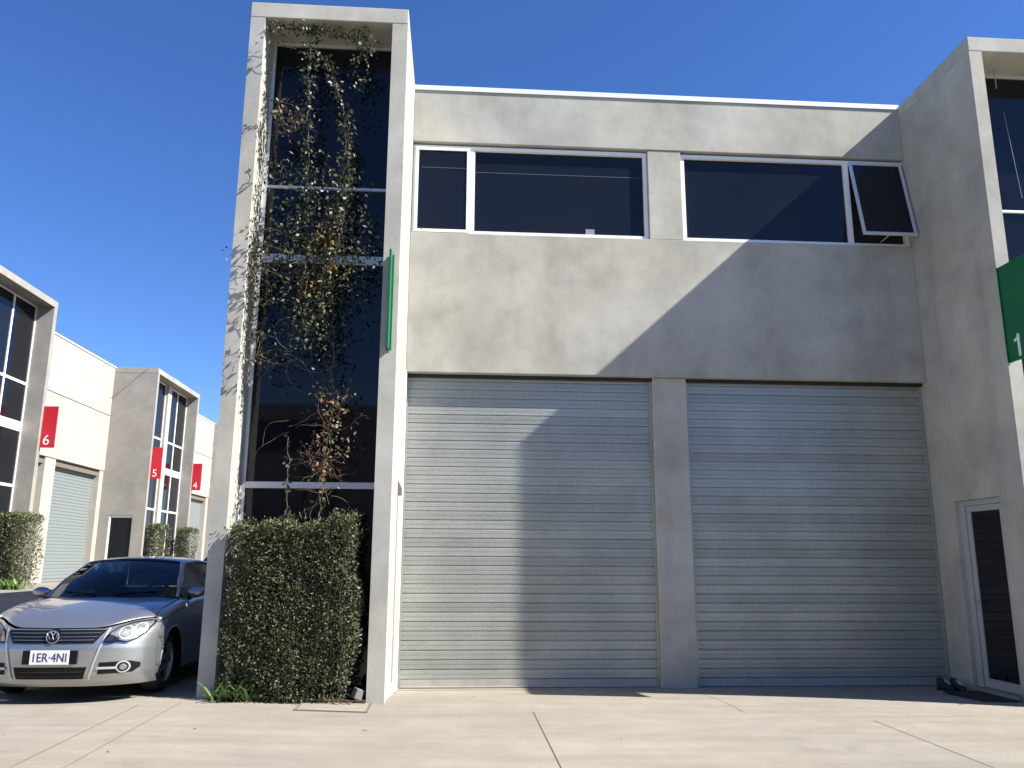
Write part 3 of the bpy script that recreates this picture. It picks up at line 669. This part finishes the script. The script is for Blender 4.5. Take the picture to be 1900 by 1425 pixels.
def patch(poly, off, st=.03, thick=0.0, fn=fb):
    """fill a polygon given in (l,z), dice it, wrap on the nose surface, offset outwards"""
    bm = bmesh.new(); pts = densify(poly, st); vs_ = [bm.verts.new((x, 0, z)) for x, z in pts]; bm.faces.new(vs_)
    xs = [p[0] for p in pts]; zs = [p[1] for p in pts]
    x = min(xs) + st
    while x < max(xs):
        bmesh.ops.bisect_plane(bm, geom=bm.verts[:] + bm.edges[:] + bm.faces[:], plane_co=(x, 0, 0), plane_no=(1, 0, 0)); x += st
    z = min(zs) + st
    while z < max(zs):
        bmesh.ops.bisect_plane(bm, geom=bm.verts[:] + bm.edges[:] + bm.faces[:], plane_co=(0, 0, z), plane_no=(0, 0, 1)); z += st
    e = .01
    def P(l_, z_): return Vector((l_, fn(l_, z_), z_))
    for v in bm.verts:
        l_, z_ = v.co.x, v.co.z; nr = (P(l_ + e, z_) - P(l_ - e, z_)).cross(P(l_, z_ + e) - P(l_, z_ - e)).normalized()
        if nr.y > 0: nr = -nr
        v.co = P(l_, z_) + nr * off
    if thick:
        pass
    mb = MB(); bm.verts.ensure_lookup_table()
    mb.v = [tuple(v.co) for v in bm.verts]; mb.f = [tuple(v.index for v in f.verts) for f in bm.faces]; bm.free()
    return mb
def mirror(poly): return [(-x, z) for x, z in poly][::-1]
def make_car(name, label, paint, loc, rz, group=None, plate=True):
    car = thing(name, label, 'car', loc, rz, group)
    NL = 36
    ls = [.868 * math.sin(math.pi * (i / NL - .5)) for i in range(NL + 1)]
    # bumper skin with openings cut by column/row
    zrow = [i / 40 for i in range(41)]
    mb = MB(); P = []
    for s_ in zrow:
        P.append([(l_, fb(l_, .165 + (ztop(l_) - .165 - .006) * s_), .165 + (ztop(l_) - .165 - .006) * s_) for l_ in ls])
    mb.grid(P); mb.build('bumper', paint, car, smooth=True)
    # hood with crown and side creases
    hl = [-1, -.93, -.85, -.7, -.55, -.4, -.2, 0, .2, .4, .55, .7, .85, .93, 1]
    def hood_pt(s_, v):
        l0 = s_ * .80; p0 = Vector((l0, fb(l0, ztop(l0)) + .004, ztop(l0) + .004))
        l1 = s_ * .76; p1 = Vector((l1, 1.12 + .26 * abs(s_) ** 2.2, .985 - .03 * abs(s_) ** 2))
        p = p0.lerp(p1, v); lin = p0.z + (p1.z - p0.z) * v
        p.z = lin + (.055 * math.sin(math.pi * v ** .75)) * (1 - .35 * abs(s_) ** 2)
        if .5 < abs(s_) < .95: p.z += .012 * math.sin((abs(s_) - .5) / .45 * math.pi)
        return p
    mb = MB(); mb.grid([[hood_pt(s_, v) for s_ in hl] for v in [i / 12 for i in range(13)]]); mb.build('hood', paint, car, smooth=True, subsurf=1, solid=.012)
    # fenders and sides
    for sg in (-1, 1):
        mb = MB(); P = []
        vv = [i / 14 for i in range(15)]
        for v in vv:
            h = hood_pt(sg * 1.0, v) ; row = []
            bq = h.y; zs_ = shoulder(max(.5, bq)); 
            for k in range(5):
                s_ = k / 4; l_ = abs(h.x) + (side_l(bq, zs_ - .03) - abs(h.x)) * math.sin(s_ * math.pi / 2); z_ = h.z + (zs_ - .03 - h.z) * (1 - math.cos(s_ * math.pi / 2))
                row.append((sg * l_, bq + .0, z_))
            P.append(row)
        mb.grid(P); mb.build('fender_top', paint, car, smooth=True, solid=.012)
        mb = MB(); P = []
        bs = [.43 + i * .035 for i in range(114)]
        for bq in bs:
            if bq > 4.38: break
            lo = .20 if bq > 1.3 else .24
            for wc in (.90, 3.48):
                if abs(bq - wc) < .365: lo = max(lo, .315 + math.sqrt(.365 ** 2 - (bq - wc) ** 2))
            hi = shoulder(bq) - .03
            row = []
            for k in range(33):
                z_ = lo + (hi - lo) * k / 32; b2 = max(bq, plan(.868) + rake(z_) + .003); row.append((sg * side_l(b2, z_), b2, z_))
            P.append(row)
        mb.grid(P); mb.build('side_panel', paint, car, smooth=True)
        # arch lip
        mb = MB(); mb.tube([(sg * .885, .90 + .37 * math.cos(a), .315 + .37 * math.sin(a)) for a in [math.pi * i / 16 for i in range(17)]], .012, .012, 6); mb.build('wheel_arch', paint, car, smooth=True)
        mb = MB(); mb.grid([[(sg * .55, .90 + .37 * math.cos(a), .315 + .37 * math.sin(a)), (sg * .87, .90 + .37 * math.cos(a), .315 + .37 * math.sin(a))] for a in [math.pi * i / 16 for i in range(17)]])
        mb.build('wheel_well', 'black_plastic', car)
    # belt shelf between shoulder and windows, rear deck and tail
    def gh(s_, b_):  # shoulder shelf
        return 0
    for sg in (-1, 1):
        mb = MB(); P = []
        for bq in [1.36 + i * .1 for i in range(31)]:
            hi = shoulder(bq) - .03; P.append([(sg * side_l(bq, hi), bq, hi), (sg * (side_l(bq, hi) - .03), bq, hi + .035), (sg * (side_l(bq, hi) - .10), bq, hi + .055)])
        mb.grid(P); mb.build('belt_line', paint, car, smooth=True, solid=.01)
    mb = MB(); mb.grid([[(l_, b_, z_ - .03 * (l_ / .8) ** 2) for l_ in (-.78, -.4, 0, .4, .78)] for b_, z_ in ((3.45, 1.03), (3.8, 1.02), (4.1, .99), (4.3, .93), (4.38, .80), (4.42, .5), (4.38, .25))]); mb.build('boot_lid', paint, car, smooth=True, subsurf=1)
    # underside and inner block
    mb = MB(); mb.box(-.84, .84, 1.35, 3.0, .18, .24); mb.box(-.52, .52, .3, 4.2, .2, .62); mb.build('underbody', 'black_plastic', car)
    mb = MB(); mb.box(-.72, .72, 1.25, 1.62, .60, .93); mb.box(-.74, .74, 1.3, 3.6, .24, .45); mb.box(-.72, .72, 3.2, 3.6, .4, .95); mb.build('dashboard', 'interior', car, bevel=.02)
    for sx in (-.37, .37):
        mb = MB(); mb.box(sx - .24, sx + .24, 2.35, 2.52, .5, 1.05); mb.box(sx - .12, sx + .12, 2.45, 2.53, 1.07, 1.23); mb.box(sx - .25, sx + .25, 1.9, 2.5, .42, .58); mb.build('seat', 'interior', car, bevel=.04)
    mb = MB(); mb.tube([(.37 + .18 * math.cos(a), 1.75 + .08 * math.sin(a), .95 + .16 * math.sin(a)) for a in [2 * math.pi * i / 20 for i in range(21)]], .014); mb.build('steering_wheel', 'black_plastic', car)
    # greenhouse ------------------------------------------------------
    def wsb(s_): return Vector((s_ * .715, 1.16 + .25 * abs(s_) ** 2.2, .985 - .02 * abs(s_) ** 2))
    def wst(s_): return Vector((s_ * .53, 1.98 + .10 * abs(s_) ** 2, 1.405 - .035 * abs(s_) ** 2))
    SS = [-1 + i / 8 for i in range(17)]
    def ws(s_, t_):
        p = wsb(s_).lerp(wst(s_), t_); p.z += .03 * math.sin(math.pi * t_); p.y -= .02 * math.sin(math.pi * t_); return p
    mb = MB(); mb.grid([[ws(s_, t_) for s_ in SS] for t_ in [i / 8 for i in range(9)]]); mb.build('windscreen', 'car_glass', car, smooth=True)
    mb = MB()
    mb.grid([[wsb(s_) + Vector((0, -.045, -.018)) for s_ in SS], [wsb(s_) + Vector((0, .0, .004)) for s_ in SS]]); mb.grid([[ws(s_, .93) + Vector((0, -.004, .004)) for s_ in SS], [ws(s_, 1.0) + Vector((0, -.002, .004)) for s_ in SS]])
    mb.build('screen_surround', 'black_plastic', car)
    mb = MB()
    for sx in (-1, 1): mb.tube([wsb(0) + Vector((sx * .35 - .0, -.01, .012)), ws(sx * .15, .03) + Vector((0, -.01, .01)), ws(sx * .75, .10) + Vector((0, -.012, .012))], .007)
    mb.build('wipers', 'black_plastic', car)
    # roof
    roofb = [(1.98, 1.405, .53), (2.2, 1.432, .555), (2.6, 1.445, .57), (3.0, 1.43, .56), (3.25, 1.39, .53)]
    def rp(s_, b_, z_, w_): return (s_ * w_, b_ + .10 * abs(s_) ** 2 * (1 if b_ < 2.1 else .5), z_ - .035 * abs(s_) ** 2 - .02 * abs(s_) ** 6)
    mb = MB(); mb.grid([[rp(s_, *q) for s_ in SS] for q in roofb]); mb.build('roof', 'dark_paint', car, smooth=True, subsurf=1, solid=.02)
    mb = MB(); mb.grid([[rp(s_, *roofb[-1]) for s_ in SS], [(s_ * .66, 3.62 - .0 * abs(s_), 1.03) for s_ in SS]]); mb.build('rear_window', 'car_glass', car, smooth=True)
    for sg in (-1, 1):
        # roof rail / pillar strips, side glass
        bl = [1.42, 1.7, 2.08, 2.5, 3.0, 3.3]
        top = [Vector((sg * .73, 1.42, .985)), Vector((sg * .665, 1.70, 1.16)), Vector((sg * .56, 2.10, 1.355)), Vector((sg * .585, 2.5, 1.38)), Vector((sg * .575, 3.0, 1.36)), Vector((sg * .56, 3.28, 1.32))]
        ra = MB(); inner = [ws(sg, 0), ws(sg, .40), ws(sg, 1.0), Vector(rp(sg, *roofb[2])), Vector(rp(sg, *roofb[3])), Vector(rp(sg, *roofb[4]))]
        ra.grid([[a, (a + b_) / 2 + Vector((sg * .012, -.006, .012)), b_] for a, b_ in zip(inner, [t_ + Vector((sg * .025, 0, -.01)) for t_ in top])])
        ra.build('pillar', paint, car, smooth=True, solid=.012)
        gl = MB(); gl.grid([[t_ + Vector((sg * .01, 0, -.015)), Vector((sg * (.80 - .0), bq + (.04 if i == 0 else 0), shoulder(bq) + .02))] for i, (t_, bq) in enumerate(zip(top, bl))]); gl.build('side_window', 'car_glass', car)
        cp = MB(); cp.grid([[Vector((sg * .565, 3.26, 1.34)), Vector((sg * .80, 3.28, .98))], [Vector((sg * .56, 3.34, 1.33)), Vector((sg * .70, 3.66, 1.0))]]); cp.build('pillar', paint, car, solid=.02)
        bp_ = MB(); bp_.grid([[Vector((sg * .592, 2.60, 1.365)), Vector((sg * .806, 2.60, .97))], [Vector((sg * .592, 2.66, 1.365)), Vector((sg * .806, 2.66, .97))]]); bp_.build('pillar', 'black_plastic', car)
        # mirror
        P = []
        for i in range(9):
            t_ = i / 8; r_ = math.sin(math.pi * min(1, max(0, t_ * .86 + .07))) ** .45; x = .79 + .19 * t_
            P.append([(sg * x, 1.60 + .055 * math.cos(a) * r_, 1.01 + .062 * math.sin(a) * r_ + .01 * t_) for a in [2 * math.pi * c / 14 for c in range(15)]])
        mb = MB(); mb.grid(P); i0 = len(mb.v); mb.build('mirror', paint, car, smooth=True)
        mb = MB(); mb.tube([(sg * .80, 1.60, .94), (sg * .86, 1.60, .975)], .022); mb.build('mirror_foot', 'black_plastic', car)
        # wheels
        for wc in (.90, 3.48):
            prof = [(.62, .20), (.635, .29), (.66, .312), (.72, .316), (.80, .312), (.825, .29), (.835, .215)]
            mb = MB(); mb.grid([[(sg * x_, wc + r_ * math.cos(a), .316 + r_ * math.sin(a)) for a in [2 * math.pi * c / 32 for c in range(33)]] for x_, r_ in prof]); w_ = mb.build('wheel', 'rubber', car, smooth=True)
            mb = MB(); mb.grid([[(sg * x_, wc + r_ * math.cos(a), .316 + r_ * math.sin(a)) for a in [2 * math.pi * c / 32 for c in range(33)]] for x_, r_ in ((.80, .214), (.835, .21), (.80, .19), (.76, .188))])
            for k in range(5):
                a = 2 * math.pi * k / 5; ca, sa = math.cos(a), math.sin(a)
                mb.quad(*[(sg * .82, wc + ca * r_ - sa * q, .316 + sa * r_ + ca * q) for r_, q in ((.03, -.04), (.19, -.03), (.19, .03), (.03, .04))])
            mb.build('rim', 'rim', w_)
    # nose details ----------------------------------------------------
    patch([(-.385, .578), (.385, .578), (.47, .70), (-.47, .70)], .006).build('grille', 'black_plastic', car, smooth=True)
    for zz in (.605, .635, .668):
        hw = .385 + (zz - .578) / .122 * .085 - .02
        patch([(-hw, zz), (hw, zz), (hw + .002, zz + .005), (-hw - .002, zz + .005)], .012, .05).build('grille_bar', 'rim', car)
    patch([(-.315, .245), (.315, .245), (.345, .355), (-.345, .355)], .007).build('lower_intake', 'black_plastic', car, smooth=True)
    for zz in (.275, .31): patch([(-.30, zz), (.30, zz), (.30, zz + .007), (-.30, zz + .007)], .014, .06).build('intake_bar', 'rubber', car)
    for sg in (-1, 1):
        f_ = (lambda q: q) if sg > 0 else mirror
        # bright V line from the headlight down past the number plate
        patch(f_([(.355, .235), (.372, .235), (.415, .40), (.50, .712), (.482, .712), (.398, .40)]), .012, .04).build('nose_crease', 'silver_trim', car, smooth=True)
        h_ = patch(f_([(.455, .585), (.52, .577), (.585, .59), (.66, .575), (.735, .605), (.79, .66), (.825, .735), (.825, .772), (.76, .778), (.66, .762), (.57, .725), (.50, .675)]), .004, .02).build('headlight', 'black_plastic', car, smooth=True)
        patch(f_([(.47, .593), (.53, .588), (.585, .602), (.655, .59), (.725, .616), (.775, .667), (.808, .738), (.808, .762), (.76, .765), (.665, .75), (.58, .715), (.51, .668)]), .007, .02).build('reflector', 'reflector', h_, smooth=True)
        for lx_, lz_, rr in ((.635, .668, .062), (.735, .70, .052)):
            ring = [(lx_ + rr * math.cos(a), lz_ + rr * math.sin(a)) for a in [2 * math.pi * i / 20 for i in range(20)]]
            patch(f_(ring), .013, .02).build('lamp_ring', 'silver_trim', h_, smooth=True)
            ring = [(lx_ + rr * .8 * math.cos(a), lz_ + rr * .8 * math.sin(a)) for a in [2 * math.pi * i / 20 for i in range(20)]]
            patch(f_(ring), .017, .02).build('lamp', 'reflector', h_, smooth=True)
        patch(f_([(.478, .60), (.53, .597), (.555, .64), (.52, .665)]), .012, .02).build('indicator', 'amber', h_, smooth=True)
        patch(f_([(.455, .585), (.52, .577), (.585, .59), (.66, .575), (.735, .605), (.79, .66), (.825, .735), (.825, .772), (.76, .778), (.66, .762), (.57, .725), (.50, .675)]), .024, .02).build('lens', 'lens_glass', h_, smooth=True)
        fg = patch(f_([(.44, .285), (.72, .29), (.775, .335), (.775, .375), (.70, .40), (.45, .395)]), .005, .03).build('fog_recess', 'black_plastic', car, smooth=True)
        patch(f_([(.43, .332), (.60, .330), (.60, .352), (.43, .356)]), .014, .03).build('trim_bar', 'silver_trim', fg)
        for rr, off, mt_ in ((.058, .014, 'silver_trim'), (.044, .018, 'black_plastic'), (.030, .022, 'reflector')):
            ring = [(.645 + rr * math.cos(a), .348 + rr * math.sin(a)) for a in [2 * math.pi * i / 18 for i in range(18)]]
            patch(f_(ring), off, .02).build('fog_lamp', mt_, fg, smooth=True)
    # shut line between bumper and hood
    # emblem: ring with the stacked V and W
    e_ = patch([(.062 * math.cos(a), .645 + .062 * math.sin(a)) for a in [2 * math.pi * i / 24 for i in range(24)]], .022, .03).build('badge', 'black_plastic', car)
    mb = MB(); y0 = fb(0, .645) - .03
    mb.tube([(.058 * math.cos(a), y0, .645 + .058 * math.sin(a)) for a in [2 * math.pi * i / 28 for i in range(29)]], .0065, .0065, 6)
    for poly in ([(-.024, .693), (0, .652), (.024, .693)], [(-.046, .678), (-.022, .600), (0, .642), (.022, .600), (.046, .678)]):
        mb.tube([(x_, y0, z_) for x_, z_ in poly], .0058, .0058, 6)
    mb.build('emblem', 'chrome', e_)
    if plate:
        mb = MB(); mb.box(-.26, .26, -.012, -.001, .385, .515); ph = mb.build('plate_holder', 'black_plastic', car, bevel=.004)
        mb = MB(); mb.box(-.186, .186, -.018, -.0125, .383, .517); pl = mb.build('number_plate', 'plate_white', car, bevel=.003)
        me = text_mesh('1ER·4NI', .118, .0012); me.materials.append(MATS['plate_blue']); o = link('lettering', me, pl, (0, -.0195, .412)); o.rotation_euler = (R(90), 0, 0); o.scale = (.86, 1, 1)
    return car
make_car('parked_car', 'silver two-door car parked beside the vine tower, facing the camera', 'car_paint', (-3.95, -2.18, .20), R(.5))
make_car('parked_car', 'dark car mostly hidden behind the silver one, against the column', 'dark_paint', (-4.35, 4.9, .20), R(2), plate=False).scale = (1, 1, 1.2)
